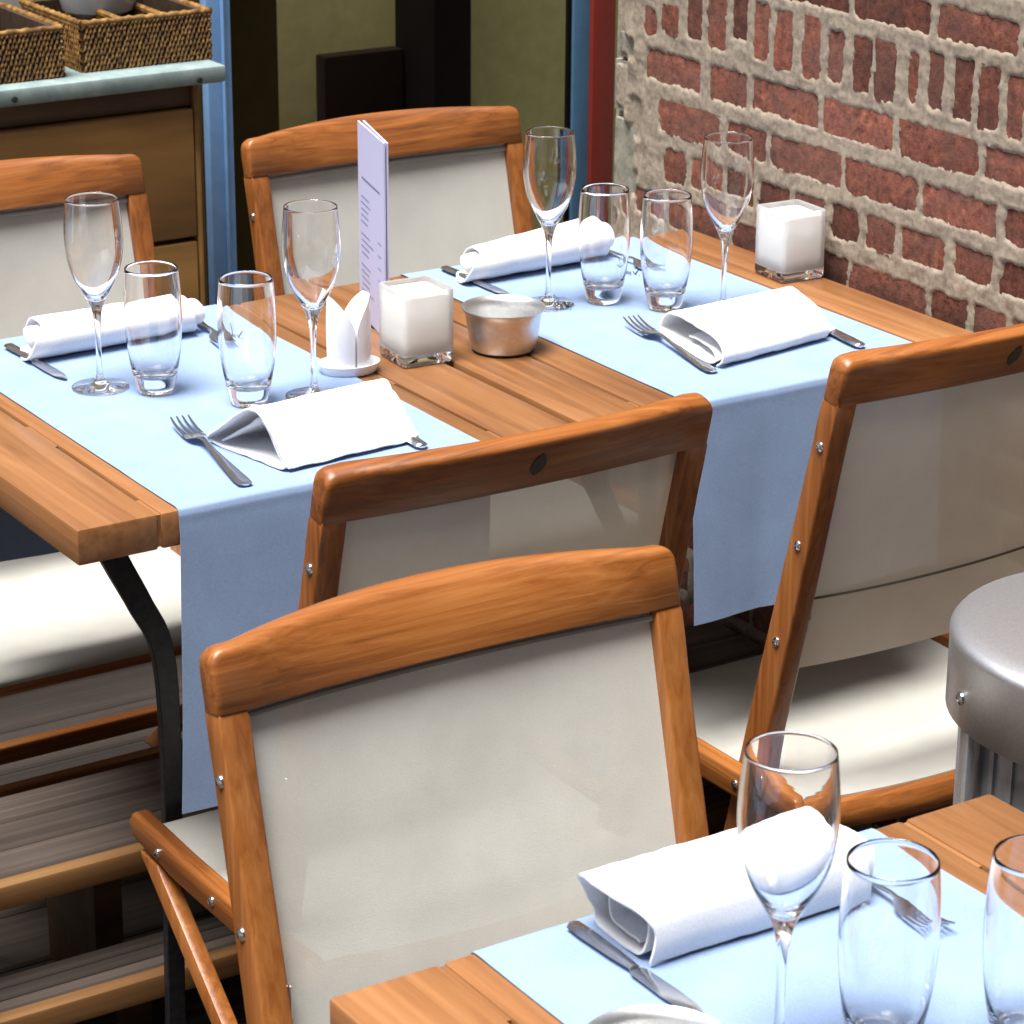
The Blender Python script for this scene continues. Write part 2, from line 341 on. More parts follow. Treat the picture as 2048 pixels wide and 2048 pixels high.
# ---- doorway, dark room and posts behind (placed on planes Y = 1.75 and beyond)
FY = 1.75
XLE = onY(393 * K, 200, FY).x
def xs_at(u, y): return onY(u * K, 200, y).x
def post(name, M, u0, u1, y0, d, label, cat, top=2.35, par=None):
    x0, x1 = xs_at(u0, y0), xs_at(u1, y0)
    e = par or empty(name, ((x0 + x1) / 2, y0, 0), 0, label, cat)
    L = e.location
    def pbox(a, b, nm, mt, bev=.004): return MB().box((a[0] - L.x, a[1] - L.y, a[2]), (b[0] - L.x, b[1] - L.y, b[2])).build(nm, mt, e, bevel=bev)
    pbox((x0, y0, 0), (x1, y0 + d, top), 'post', M)
    return e, pbox, x0, x1
e, pb, x0, x1 = post('door_post', BLUE, 393, 440, FY, .025, 'blue painted timber door post behind the sideboard end', 'door post')
pb((x0 + (x1 - x0) * .55, FY - .012, 0), (x0 + (x1 - x0) * .62, FY - .0, 2.35), 'bead', BLUE, .002)
e, pb, x0, x1 = post('door_frame', BLUED, 1080, 1116, FY, .015, 'dark blue and oxblood red door frame beside the brick wall', 'door frame')
rx0, rx1 = xs_at(1117, FY - .05), xs_at(1160, FY - .05)
pb((rx0, FY - .05, 0), (rx1, FY - .035, 2.35), 'red_post', RED)
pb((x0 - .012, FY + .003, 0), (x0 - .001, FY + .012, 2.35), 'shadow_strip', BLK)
def panel(name, M, u0, u1, y0, z0, z1, d, label, cat):
    x0, x1 = xs_at(u0, y0), xs_at(u1, y0)
    return tag(MB().box((x0, y0, z0), (x1, y0 + d, z1)).build(name, M, None, bevel=.003), label, cat)
panel('plaster_wall', OLV, 300, 900, 2.6, 0, 2.6, .1, 'olive plastered wall seen through the doorway left of the black pillar', 'wall')
panel('plaster_wall', OLVL, 880, 1400, 2.45, 0, 2.6, .1, 'lighter olive plastered wall seen through the doorway right of the black pillar', 'wall')
panel('shade_panel', BRN, 380, 527, 2.3, 0, 2.4, .05, 'dark brown panel standing in for the shaded wall inside the doorway next to the blue post', 'panel')  # dark sheet whose colour stands for shade on the wall inside
# walls added to block low sky: above the doorway and unseen behind the viewer
ub = empty('added_house_front', (.6, FY + .1, 0), 0, 'rendered house front added above the blue doorway to narrow the open sky', 'house')
PALE = paint('pale_render', (.46, .45, .42), .85)  # pale tone picked to give bright reflections in cutlery and glasses
MB().box((-4.6, .0, 2.352), (4, .3, 2.55)).build('wall', PALE, ub)
MB().box((-4.6, .0, 0), (XLE - .6, .3, 2.35)).build('wall', PALE, ub)
hs_ = empty('sky_blocking_house', (0, -4.3, 0), 0, 'unseen dark brick house added behind the viewer to block low sky light', 'house')  # out of view, added to keep low sky light off the chair backs
MB().box((-4, -.4, 0), (6, 0, 7.0)).build('wall', noisy('dark_brick_render', [(.3, (.035, .025, .02)), (.7, (.08, .055, .045))], scale=18, rough=.9), hs_)
for wz in (.9, 3.4):
    for wx in (-3.4, -1.6, .2, 2, 4):
        wn = MB().box((wx, .001, wz), (wx + .9, .04, wz + 1.5)).build('window', BLUED, hs_, bevel=.005)
        for q in range(2): MB().box((wx + .06 + q * .41, .0405, wz + .06), (wx + .43 + q * .41, .046, wz + 1.44)).build('pane', BLK, wn)
e = empty('black_pillar', (xs_at(855, 2.25), 2.25, 0), 0, 'black pillar with a low square block inside the dark doorway', 'pillar')
px0, px1, pxb = xs_at(820, 2.25), xs_at(890, 2.25), xs_at(668, 2.25)
bz = onY(745 * K, 118 * K, 2.25).z + TZ
MB().box((px0 - e.location.x, 0, 0), (px1 - e.location.x, .16, 2.5)).build('column', BLK, e, bevel=.004)
MB().box((pxb - e.location.x, .12, 0), (px0 - e.location.x - .002, .16, bz)).build('block', paint('brown_black', (.010, .005, .003), .9), e, bevel=.004)

# ---- sideboard with wicker trays
SY = 1.42
P = lambda x, y, yy=SY: onY(x * K, y * K, yy)
tr = P(428, 122); tb = P(428, 155); pr = P(388, 200)
zt, zb = tr.z + TZ, tb.z + TZ
XL = -.6
sb = empty('sideboard', (.2, SY, 0), 0, 'honey wood sideboard with a grey painted top standing behind the left chair', 'sideboard')
o_ = sb.location
def sbox(nm, M, a, b, bev=.004): return MB().box((a[0] - o_.x, a[1] - o_.y, a[2]), (b[0] - o_.x, b[1] - o_.y, b[2])).build(nm, M, sb, bevel=bev)
sbox('worktop', ZINC, (XL, SY, zb), (tr.x, SY + .31, zt), .006)
for xx in (.0, .3, .55, tr.x - .05):
    MB().lathe([(0, 0), (.005, 0), (.005, .003), (0, .004)], 10).build('nail_head', EMB, sb).matrix_local = Matrix.Translation((xx - o_.x, -.0, (zt + zb) / 2 - random.uniform(.0, .006))) @ Matrix.Rotation(pi / 2, 4, 'X')
zr = P(388, 205).z + TZ
sbox('apron', HOND, (XL, SY + .03, zr), (pr.x - .001, SY + .05, zb), .003)
zj = P(345, 461).z + TZ
xr = pr.x
sbox('drawer_front', HON, (XL, SY + .02, zj + .004), (xr - .012, SY + .045, zr - .002), .004)
sbox('drawer_front', HON, (XL, SY + .02, .10), (xr - .012, SY + .045, zj - .004), .004)
sbox('side_panel', HON, (xr - .010, SY + .022, .0), (xr, SY + .29, zb - .002), .003)
sbox('back_box', HOND, (XL, SY + .047, .02), (xr - .012, SY + .28, zb - .003), .003)
def tray(x0, x1, y0, y1, z0, h, label, rz, ndiv):
    t = empty('wicker_tray', ((x0 + x1) / 2, (y0 + y1) / 2, z0), rz, label, 'tray', 'wicker trays on the sideboard')
    a, b = (x1 - x0) / 2, (y1 - y0) / 2; th = .012
    MB().box((-a, -b, .001), (a, b, .008)).build('tray_base', WICKD, t)
    for c0, c1 in (((-a, -b), (a, -b + th)), ((-a, b - th), (a, b)), ((-a, -b + th), (-a + th, b - th)), ((a - th, -b + th), (a, b - th))):
        MB().box((c0[0], c0[1], .008), (c1[0], c1[1], h)).build('side_core', WICKD, t)
    mb = MB(); rng = random.Random(3)
    def strand(p, q, nrm):
        p, q, nrm = Vector(p), Vector(q), Vector(nrm); d = (q - p); sdir = d.cross(nrm).normalized() * .0028
        mid = (p + q) / 2 + nrm * .004
        secs = [[p + sdir * .5, p + nrm * .001, p - sdir * .5, p - nrm * .001], [mid + sdir, mid + nrm * .002, mid - sdir, mid - nrm * .003], [q + sdir * .5, q + nrm * .001, q - sdir * .5, q - nrm * .001]]
        mb.loft(secs)
    rows = max(5, int(h / .0085)); sp = .0075
    for r_ in range(rows):
        zz = (r_ + .5) * h / rows
        for (ax, L, mk) in ((0, a, lambda s_, z_: (s_, -b, z_)), (1, b, lambda s_, z_: (a, s_, z_)), (2, a, lambda s_, z_: (s_, b, z_)), (3, b, lambda s_, z_: (-a, s_, z_))):
            nrm = ((0, -1, 0), (1, 0, 0), (0, 1, 0), (-1, 0, 0))[ax]
            k = int(2 * L / sp)
            for i in range(k):
                s_ = -L + (i + .5 + (r_ % 2) * .5) * 2 * L / k
                if abs(s_) > L: continue
                j = rng.uniform(-.0015, .0015)
                strand(mk(max(-L, s_ - .003 + j), zz - .0065), mk(min(L, s_ + .003 + j), zz + .0065), nrm)
    tag(mb.build('weave', WICK, t, smooth=60), kind='stuff')
    rim = MB()
    for (p, q) in (((-a, -b), (a, -b)), ((a, -b), (a, b)), ((a, b), (-a, b)), ((-a, b), (-a, -b))):
        pts = [(p[0] + (q[0] - p[0]) * i / 30, p[1] + (q[1] - p[1]) * i / 30, h + .0008 * sin(i * 2.4)) for i in range(31)]
        rim.tube(pts, [.0052 + .0007 * sin(i * 2.4 + 1) for i in range(31)], 7)
    rim.build('rim', WICK, t, smooth=60)
    for i in range(ndiv):
        xx = -a + (i + 1) * 2 * a / (ndiv + 1)
        dv = MB().box((xx - .004, -b + th, .008), (xx + .004, b - th, h - .006))
        dv.tube([(xx, -b + th, h - .004), (xx, 0, h - .003), (xx, b - th, h - .004)], .006, 7); dv.build('divider', WICK, t)
    return t
def zY(u, v): return onZ(u * K, v * K, zt - TZ)
fl, fr = zY(152, 138), zY(387, 109)
hh = .078
tray(fl.x + .005, fr.x + .005, fl.y, fl.y + .235, zt, hh, 'brown wicker tray with dividers at the right end of the grey worktop', radians(0), 2)
fr2 = zY(137, 152)
tray(fr2.x - .30, fr2.x + .0, fl.y - .015, fl.y + .215, zt, hh, 'brown wicker tray at the left edge of the picture on the grey worktop', radians(0), 1)
cxp, cyp = (fl.x + fr.x) / 2 - .01, fl.y + .150
tag(MB().lathe([(0, .0), (.032, 0), (.030, .048), (.058, .062), (.066, .09), (.068, .12), (.066, .12), (.062, .09), (.052, .066), (.028, .058), (.0, .056)], 40, (0, 0, 0)).build('serving_bowl', paint('grey_glaze', (.42, .44, .44), .3), None, loc=(cxp, cyp, zt + .0085)), 'pale grey footed bowl standing in the right wicker tray', 'bowl')

# ---- low plank steps under the tables
def step(y0, y1, zt_, x0, x1, label):
    s_ = empty('plank_step', ((x0 + x1) / 2, (y0 + y1) / 2, 0), 0, label, 'step', 'plank steps under the table')
    L = s_.location; nb = 3; bw = (y1 - y0 - .02) / nb
    for i in range(nb):
        a = y0 + .02 + i * bw
        MB().box((x0 - L.x, a - L.y + .002, zt_ - .03), (x1 - L.x, a + bw - L.y - .002, zt_)).build('plank', DK, s_, bevel=.003, seg=1)
    MB().box((x0 - L.x, y0 - L.y - .005, zt_ - .034), (x1 - L.x, y0 - L.y + .02, zt_ + .001)).build('nosing', NOSE, s_, bevel=.005)
    for xx in (x0 + .1, (x0 + x1) / 2, x1 - .1):
        MB().box((xx - .02 - L.x, y0 + .07 - L.y, 0), (xx + .02 - L.x, y1 - .01 - L.y, zt_ - .031)).build('bearer', HOND, s_)
step(.375, .615, TZ - .605, -.9, WX1 - .02, 'grey weathered plank step with brown nosing under the table')
step(.295, .40, TZ - .745, -.9, WX1 - .02, 'lower dark plank step in the shade under the table')

# ================================================================== TABLES
def table(x0, x1, y0, y1, label, leftslots=True):
    t = empty('wooden_table', ((x0 + x1) / 2, (y0 + y1) / 2, 0), 0, label, 'table', 'teak terrace tables')
    cx, cy = t.location.x, t.location.y; th = .042
    W = x1 - x0; ws = [.100, .155, W - 2 * .255, .155, .100]; x = x0
    for i, bw in enumerate(ws):
        n_ = 1 if i != 2 else 1
        MB().box((x - cx + .0022, y0 - cy, TZ - th), (x + bw - cx - .0022, y1 - cy, TZ)).build('plank', TBY, t, bevel=.0035)
        if i < 4:   # filler pieces that close parts of each joint
            for a, b in ((.0, .06), (.27, .36), (.60, y1 - y0)):
                MB().box((x + bw - .0026 - cx, y0 + a - cy + .003, TZ - th + .003), (x + bw + .0026 - cx, y0 + b - cy - .003, TZ - .0022)).build('joint_filler', TBY, t)
        x += bw
    for yy in (y0 + .17, y1 - .075):
        MB().box((x0 + .05 - cx, yy - cy, TZ - th - .030), (x1 - .05 - cx, yy + .04 - cy, TZ - th)).build('cross_rail', TBX, t, bevel=.003)
    for sx, X in ((1, x0), (-1, x1)):
        for Y, dx in ((y0 + .185, 0), (y1 - .058, -.085)):
            X0 = X; X = X0 + sx * dx
            path = smooth_path([(X + sx * .105, TZ - th - .001), (X + sx * .125, TZ - .11), (X + sx * .160, TZ - .185), (X + sx * .186, TZ - .25), (X + sx * .192, TZ - .38), (X + sx * .187, .25), (X + sx * .182, .0)], 26)
            secs = []
            for k, p in enumerate(path):
                q0, q1 = path[max(k - 1, 0)], path[min(k + 1, len(path) - 1)]; d = Vector((q1[0] - q0[0], q1[1] - q0[1])).normalized(); nn = Vector((d.y, -d.x)) * (.017 - .005 * min(1, k / 20))
                secs.append([(p[0] + nn.x - cx, Y - cy, p[1] + nn.y), (p[0] + nn.x - cx, Y + .012 - cy, p[1] + nn.y), (p[0] - nn.x - cx, Y + .012 - cy, p[1] - nn.y), (p[0] - nn.x - cx, Y - cy, p[1] - nn.y)])
            MB().loft(secs).build('leg', DARKM, t, bevel=.0015, seg=1)
            X = X0
    return t
table(0, .657, 0, .70, 'teak table nearest the left edge with menu card and steel bowl', True)
table(.664, 1.328, 0.004, .70, 'teak table against the brick wall with candle cube')
table(-.95, -.14, .10, .80, 'unseen teak table added just outside the left edge to shade the floor')  # out of view, added to cast shade on the floor at left
table(-.252, .405, -1.70, -1.0, 'teak table in the bottom right foreground corner')

# ================================================================== RUNNERS
def runner(x0, x1, yf, yb, zf, zb_, label, skew=0, zo=.0):
    path = []; r = .008; g = .0032
    top = TZ + .0022 + zo
    path += [(yf - g - .010, zf + TZ), (yf - g - .006, (zf * .5) + TZ), (yf - g - .002, TZ - .05), (yf - g, TZ - .016), (yf - g * .6, TZ - .004), (yf + .004, top), (yf + .03, top)]
    path += [(yf + (yb - yf) * i / 12, top) for i in range(1, 12)]
    path += [(yb - .03, top), (yb - .004, top), (yb + g * .6, TZ - .004), (yb + g, TZ - .016), (yb + g + .004, TZ - .06), (yb + g + .010, zb_ + TZ)]
    path = smooth_path(path, 110); cx, cy = (x0 + x1) / 2, (yf + yb) / 2
    def fn(u, v):
        p = path[min(110, int(round(v * 110)))]; hang = max(0, TZ - .03 - p[1]); x = x0 + (x1 - x0) * u - cx
        s = 1 if p[0] < cy else -1
        wv = .010 * hang / .3 * nz3(u * 3 + x0 * 9, hang * 3, 2) + (.004 * hang / .3) * sin(u * 7 + x0 * 5)
        zz = p[1] + (.0006 * (nz3(x * 16 + x0, p[0] * 16, 0)) if hang == 0 else 0)
        zz += .006 * nz3(u * 2.5, x0 * 7, 5) * (v in (0, 1))
        return (x + skew * hang * s, p[0] - cy - s * (abs(wv) if hang > 0 else 0), max(zz, 0))
    o = MB().grid(fn, 30, 110).build('table_runner', RUN, None, smooth=60, solid=.0009, loc=(cx, cy, 0))
    o.modifiers.clear()
    return tag(o, label, 'table runner', 'pale blue table runners')
r1 = runner(.122, .524, 0, .70, -.357, -.315, 'pale blue runner on the left table, longest front drop', -.05)
r2 = runner(.818, 1.218, 0.004, .70, -.285, -.30, 'pale blue runner on the table against the brick wall')
r3 = runner(-.124, .27, -1.70, -1.0, -.30, -.03, 'pale blue runner on the foreground table')
CT = TZ + .0032     # cloth top
def script_mark(run, u, v, s=1.0):
    strokes = [[(265, 90), (300, 150), (325, 220), (328, 340)], [(230, 260), (330, 345), (360, 290), (375, 355), (408, 300), (415, 370)], [(460, 300), (492, 352), (600, 228), (505, 350), (520, 365)], [(575, 378), (590, 384)]]
    mb = MB(); L = run.location
    for st in strokes:
        pts = [onZ(u + (x - 420) * .1035 * s, v + (y - 300) * .1035 * s, .0032) for x, y in st]
        mb.tube([(p.x - L.x, p.y - L.y, CT + .0003) for p in pts], .0006, 5)
    mb.build('printed_script', INK, run)
script_mark(r1, 464, 671); script_mark(r2, 1262, 543); script_mark(r2, 1124, 611)

# ================================================================== CHAIRS
def make_chair():
    W = .485; h = W / 2; ch = empty('folding_chair', (0, 0, 0), 0, 'x', 'chair', 'teak folding chairs with sling backs')
    LN = .24; SZ = .44
    sy = lambda z: -LN * (z - SZ)
    ln = Vector((0, -LN, 1)).normalized(); nm = Vector((0, 1, LN)).normalized()      # along the stile / towards the front
    SW = .0295; hi = h - SW
    bow = lambda x, b: -b * max(0, 1 - (x / hi) ** 2)
    # top rail: straight lower edge, upper edge leaning back and arched
    def railp(x, s_, a): f = s_ / .057; return Vector((x, sy(.926) + bow(x, .010 + .024 * f), .926)) + ln * (s_ + (.008 * f * max(0, 1 - (x / h) ** 2))) + nm * a
    secs = []; xs = [-h + d for d in (0, .0005, .0015, .0035, .0065, .010, .0135, .0295)]
    N = 22; xs += [-hi + 2 * hi * i / N for i in range(1, N)]; xs += [-x for x in xs[:8]][::-1]; R_ = .0135
    for x in xs:
        d = min(h - abs(x), R_); drop = R_ - sqrt(max(0, R_ ** 2 - (R_ - d) ** 2)); t = .0145 * (1 - .22 * max(0, 1 - d / .004) ** 2)
        s1 = .057 - drop
        secs.append([tuple(railp(x, b_, a)) for a, b_ in ((-t, .0003), (-t * .98, 0), (t * .98, 0), (t, .0003), (t, s1 - .010), (t * .93, s1 - .0045), (t * .72, s1 - .0015), (t * .3, s1), (-t * .3, s1), (-t * .72, s1 - .0015), (-t * .93, s1 - .0045), (-t, s1 - .010))])
    rail = MB().loft(secs).build('top_rail', WX, ch, smooth=50)
    # emblem on the rear of the rail
    leaf = [(0, .014), (.004, .011), (.0075, .005), (.009, 0), (.0075, -.006), (.004, -.010), (0, -.013), (-.004, -.0105), (-.0075, -.006), (-.009, 0), (-.0075, .006), (-.004, .011)]
    q = [railp(x, .028 + y, 0) for x, y in leaf]
    MB().loft([[tuple(p - nm * .0140) for p in q], [tuple(p - nm * .0156) for p in q]]).build('emblem', EMB, rail)
    for sx in (-1, 1):
        xa, xb = sorted((sx * h, sx * hi)); secs = []
        for z, ty in ((0, .020), (.2, .0205), (.40, .0215), (.55, .021), (.70, .019), (.80, .0168), (.87, .015), (.90, .0147), (.9222, .0145), (.933, .0125)):
            xa, xb = sorted((sx * h, sx * hi))
            if z > .93: xa += .002; xb -= .002
            c = .0035 if z < .86 else .0025 if z < .89 else .0012; y_ = sy(z)
            secs.append([(xa + c, y_ - ty, z), (xb - c, y_ - ty, z), (xb - c * .3, y_ - ty + c * .3, z), (xb, y_ - ty + c, z), (xb, y_ + ty - c, z), (xb - c * .3, y_ + ty - c * .3, z), (xb - c, y_ + ty, z), (xa + c, y_ + ty, z), (xa + c * .3, y_ + ty - c * .3, z), (xa, y_ + ty - c, z), (xa, y_ - ty + c, z), (xa + c * .3, y_ - ty + c * .3, z)])
        st = MB().loft(secs).build('stile', WZ, ch, smooth=50)
        for zb_ in (.868, .735, .60):
            bl = MB().lathe([(0, .0045), (.0035, .004), (.0062, .002), (.0068, 0), (.0068, -.003), (0, -.003)], 16).build('bolt', STEEL, st)
            bl.matrix_local = Matrix.Translation((sx * (h - .0005), sy(zb_), zb_)) @ Matrix.Rotation(sx * pi / 2, 4, 'Y')
        pl = MB().box((sx * (hi - .0012) - .0012, sy(.66) - .013, .63), (sx * (hi - .0012) + .0012, sy(.66) + .013, .69)).build('hinge_plate', SATIN, st, bevel=.001, seg=1)
        # seat side rail (outside the stile)
        xa, xb = sorted((sx * (h + .001), sx * (h + .025)))
        pts = [(-.125, .386), (.0, .380), (.20, .380), (.31, .390), (.322, .408), (.31, .424), (.18, .419), (.0, .419), (-.12, .426), (-.135, .408)]
        sr = MB().prism(pts, xa, xb).build('seat_rail', WY, ch, bevel=.006, seg=3)
        for yb_ in (.24, .10, -.0):
            bl = MB().lathe([(0, .0045), (.0035, .004), (.0062, .002), (.0068, 0), (.0068, -.003), (0, -.003)], 16).build('bolt', STEEL, sr)
            bl.matrix_local = Matrix.Translation((sx * (h + .0245), yb_, .400)) @ Matrix.Rotation(sx * pi / 2, 4, 'Y')
        # rear leg, crossing the stile on its inside
        xa, xb = sorted((sx * (h + .0022), sx * (h + .0235)))
        MB().prism([(-.205, 0), (-.16, 0), (.30, .379), (.25, .379)], xa, xb).build('leg', WZ, ch, bevel=.005)
    # stretchers
    MB().box((-h + .034, sy(.11) - .012, .095), (h - .034, sy(.11) + .012, .125)).build('stretcher', WX, ch, bevel=.004)
    MB().box((-h - .0018, -.150, .055), (h + .0018, -.128, .085)).build('stretcher', WX, ch, bevel=.004)
    # rear seat rail, bowed
    secs = []
    for i in range(21):
        x = -h - .0005 + (W + .001) * i / 20; yb_ = -.105 + bow(x, .030) + .004
        secs.append([(x, yb_ + .012, .368), (x, yb_ - .010, .368), (x, yb_ - .0165, .375), (x, yb_ - .0165, .394), (x, yb_ - .009, .404), (x, yb_ + .012, .405)])
    MB().loft(secs).build('rear_rail', WX, ch, smooth=50, bevel=0)
    MB().box((-h + .002, .284, .372), (h - .002, .304, .391)).build('front_rail', WX, ch, bevel=.006)
    # seat cloth
    def seatf(u, v):
        x = (u - .5) * (W - .001)
        if v < .8: y = -.098 + bow(x, .026) * (1 - v / .8) ** 2 + (.38) * (v / .8); z = .4065 - .012 * sin(pi * min(1, v / .8)) * (1 - (2 * u - 1) ** 4 * .6)
        else:
            a = (v - .8) / .2 * pi * .72; y = .282 + .026 * sin(a); z = .4065 - .012 + .012 * cos(a)
        return (x, y, z)
    MB().grid(seatf, 20, 36).build('seat', SEATF, ch, smooth=70, solid=.002)
    # sling back
    zt_, zb2 = .9275, .55
    def slf(u, v):
        x = (u - .5) * (2 * hi + .002); z = zb2 + (zt_ - zb2) * v
        b_ = .012
        y = sy(z) + bow(x, b_) + .004 * (1 - v)
        if v > .97: y += .003
        return (x, y, z - .004 * (1 - (2 * u - 1) ** 2) * (1 - v))
    sl_ = MB().grid(slf, 24, 30).build('sling', SLING, ch, smooth=70)
    hem = [tuple(Vector(slf(i / 24, 1)) + Vector((0, .0025, -.0085))) for i in range(25)]
    MB().tube(hem, .0036, 8).build('hem', SEATF, sl_)
    hem = [tuple(Vector(slf(i / 24, .27)) + Vector((0, -.002, 0))) for i in range(25)]
    MB().tube(hem, .0016, 6).build('seam', fabric('seam_thread', (.10, .09, .07), 0, 0), sl_)
    return ch
proto = make_chair()
spots = [((.392, -.145, 0), 0, 'folding chair backing onto the nearest chair, its sling seen from behind'),
         ((1.080, -.115, 0), 0, 'folding chair beside the steel bin, bare cream seat in view'),
         ((.085, -.75, 0), pi, 'nearest folding chair, large cream sling seen from the front'),
         ((.365, .97, 0), pi, 'folding chair cut by the left edge in front of the sideboard'),
         ((1.022, .97, 0), pi, 'folding chair behind the menu card, facing the camera')]
for i, (loc, rz, lab) in enumerate(spots):
    c = proto if i == 0 else copy_tree(proto)
    c.location = loc; c.rotation_euler = (0, 0, rz + radians((0, .6, -.4, .5, -.5)[i])); c['label'] = lab

# ================================================================== GLASSES
def sm(pts, n): return [tuple(p) for p in smooth_path(pts, n)]
FL = sm([(.0345, .0012), (.034, .0025), (.020, .0045), (.008, .008), (.0042, .018), (.0034, .045), (.0038, .075), (.0055, .094), (.0095, .108), (.0165, .122), (.0255, .139), (.0325, .160), (.0355, .183), (.0352, .205), (.0335, .225), (.0322, .2385)], 60)
FLin = sm([(.0312, .2385), (.0324, .225), (.0340, .205), (.0343, .183), (.0313, .161), (.0240, .1405), (.0145, .125), (.0065, .115), (0.0, .1125)], 34)
FLUTE = [(0, .0), (.033, 0.0)] + FL + [(.0321, .2391), (.0318, .2393), (.0315, .2391)] + FLin[:-1] + [(0, .1125)]
TU = sm([(.0215, .0015), (.0235, .006), (.0275, .024), (.0320, .050), (.0350, .080), (.0355, .105), (.0345, .132), (.0325, .157)], 34)
TUin = sm([(.0308, .157), (.0330, .132), (.0340, .105), (.0334, .080), (.0300, .050), (.0240, .029), (.014, .021), (0, .020)], 30)
TUMB = [(0, .0008), (.020, 0.0)] + TU + [(.0322, .1578), (.0317, .1581), (.0312, .1578)] + TUin[:-1] + [(0, .020)]
gm = {}
def glass(kind, x, y, label, s=1.0):
    if kind not in gm: gm[kind] = MB().lathe(FLUTE if kind == 'flute_glass' else TUMB, 56).build(kind, GL, None, smooth=60); o = gm[kind]
    else: o = gm[kind].copy(); COL.objects.link(o)
    o.location = (x, y, CT - .0004); o.rotation_euler = (0, 0, random.uniform(0, 6))
    return tag(o, label, 'glass', 'flute glasses on the tables' if kind == 'flute_glass' else 'water tumblers on the tables')
glass('flute_glass', .233, .438, 'stemmed flute glass furthest left, in front of the rolled napkin')
glass('tumbler', .284, .387, 'tumbler just right of the leftmost flute, napkin seen through it')
glass('tumbler', .360, .286, 'tumbler between the leftmost tumbler and the ceramic shakers')
glass('flute_glass', .440, .268, 'flute glass in front of the white ceramic shaker set')
glass('flute_glass', .909, .458, 'flute glass behind the steel bowl, left of two tumblers')
glass('tumbler', .982, .432, 'left of the two adjoining tumblers on the wall table')
glass('tumbler', 1.034, .360, 'right of the two adjoining tumblers on the wall table')
glass('flute_glass', 1.094, .309, 'flute glass standing before the brick wall')
p = onZ(1493 * K, 1423 * K, .2392); glass('flute_glass', p.x, p.y, 'flute glass on the foreground table')
p = onZ(1685 * K, 1630 * K, .157); glass('tumbler', p.x, p.y, 'tumbler beside the flute on the foreground table, fork seen through it')
p = onZ(1962 * K, 1622 * K, .157); glass('tumbler', p.x, p.y, 'tumbler cut by the right edge on the foreground table')

# ================================================================== CANDLES, BOWLS, SHAKERS, MENU
def rsq(a, r, n=5):
    return [(sx * (a - r) + r * cos(t), sy_ * (a - r) + r * sin(t)) for sx, sy_, t0 in ((1, 1, 0), (-1, 1, pi / 2), (-1, -1, pi), (1, -1, 3 * pi / 2)) for t in (t0 + pi / 2 * i / n for i in range(n + 1))]
def candle(x, y, rz, label, h=.097, fillz=.091):
    t = empty('candle_holder', (x, y, TZ + .0003), rz, label, 'candle holder', 'glass candle cubes')
    a = .0365
    def ring(aa, r, z): return [(px, py, z) for px, py in rsq(aa, r)]
    MB().loft([ring(a - .004, .004, 0), ring(a - .001, .006, .002), ring(a, .006, .006), ring(a, .006, .0145)]).build('glass_base', GL, t, smooth=40)
    secs = [ring(a, .006, .0148), ring(a, .006, h - .002), ring(a - .001, .006, h), ring(a - .0035, .005, h), ring(a - .0045, .005, h - .003), ring(a - .0045, .006, .022), ring(a - .008, .01, .0165)]
    MB().loft(secs).build('glass_cube', FRG, t, smooth=40)
    secs = [ring(a - .014, .010, .0162), ring(a - .0060, .008, .0215), ring(a - .0042, .0062, .030), ring(a - .0042, .0062, fillz - .003), ring(a - .006, .008, fillz), ring(a - .011, .008, fillz - .003)]
    wx = MB().loft(secs).build('wax', WAX, t, smooth=40)
candle(.632, .345, radians(-3), 'square glass candle holder between the shakers and the steel bowl')
candle(1.288, .412, radians(-3), 'square glass candle holder against the brick wall', .099, .092)
def bowl(x, y, z, label):
    o = MB().lathe([(0, .0015), (.030, 0), (.038, .001), (.0425, .005), (.0455, .020), (.048, .040), (.0495, .050), (.0535, .0555), (.0548, .057), (.0545, .0582), (.052, .0575), (.0475, .050), (.046, .040), (.0435, .020), (.040, .006), (.030, .003), (0, .003)], 56).build('steel_bowl', SATIN, None, smooth=60, loc=(x, y, z))
    return tag(o, label, 'bowl', 'small steel bowls')
bowl(.748, .320, TZ + .0004, 'small satin steel bowl in the middle of the two joined tables')
p = onZ(1243 * K, 1906 * K, .057); d = Vector((p.x - CAM.x, p.y - CAM.y)).normalized() * .054
bowl(p.x - d.x, p.y - d.y, CT, 'small steel bowl at the bottom edge of the foreground table')
# shaker set
sp = empty('shaker_set', (.530, .340, TZ + .0004), radians(-8), 'white ceramic salt and pepper set on an oval dish', 'shakers')
z_on = .0032
MB().lathe([(0, 0), (.032, 0), (.036, .002), (.040, .012), (.0405, .014), (.039, .0142), (.036, .010), (.030, .008), (0, .008)], 40, (0, 0, 0), 1.0, .78).build('dish', CER, sp, smooth=60)
for sgn, nm in ((-1, 'salt_shaker'), (1, 'pepper_shaker')):
    secs = []; R1 = .0255
    for k in range(15):
        f = k / 14; z = .0085 + f * .092
        # top is cut so that the outer side rises to a leaf tip
        cut = max(0, (f - .55) / .45); lim = R1 * (1 - cut ** 1.5 * .9)
        r = R1 * (1 + .06 * sin(f * pi))
        ring = []
        for i in range(14):
            a = -pi / 2 + pi * i / 13
            xx = max(r * cos(a), R1 - lim + .0) if cut > 0 else r * cos(a)
            wy = sqrt(max(0, r * r - xx * xx)) if xx < r else 0
            yy = max(-wy, min(wy, r * sin(a))) if cut > 0 else r * sin(a)
            ring.append((sgn * (xx + .0015), yy, z))
        secs.append(ring if sgn > 0 else ring[::-1])
    so_ = MB().loft(secs).build(nm, CER, sp, smooth=50)
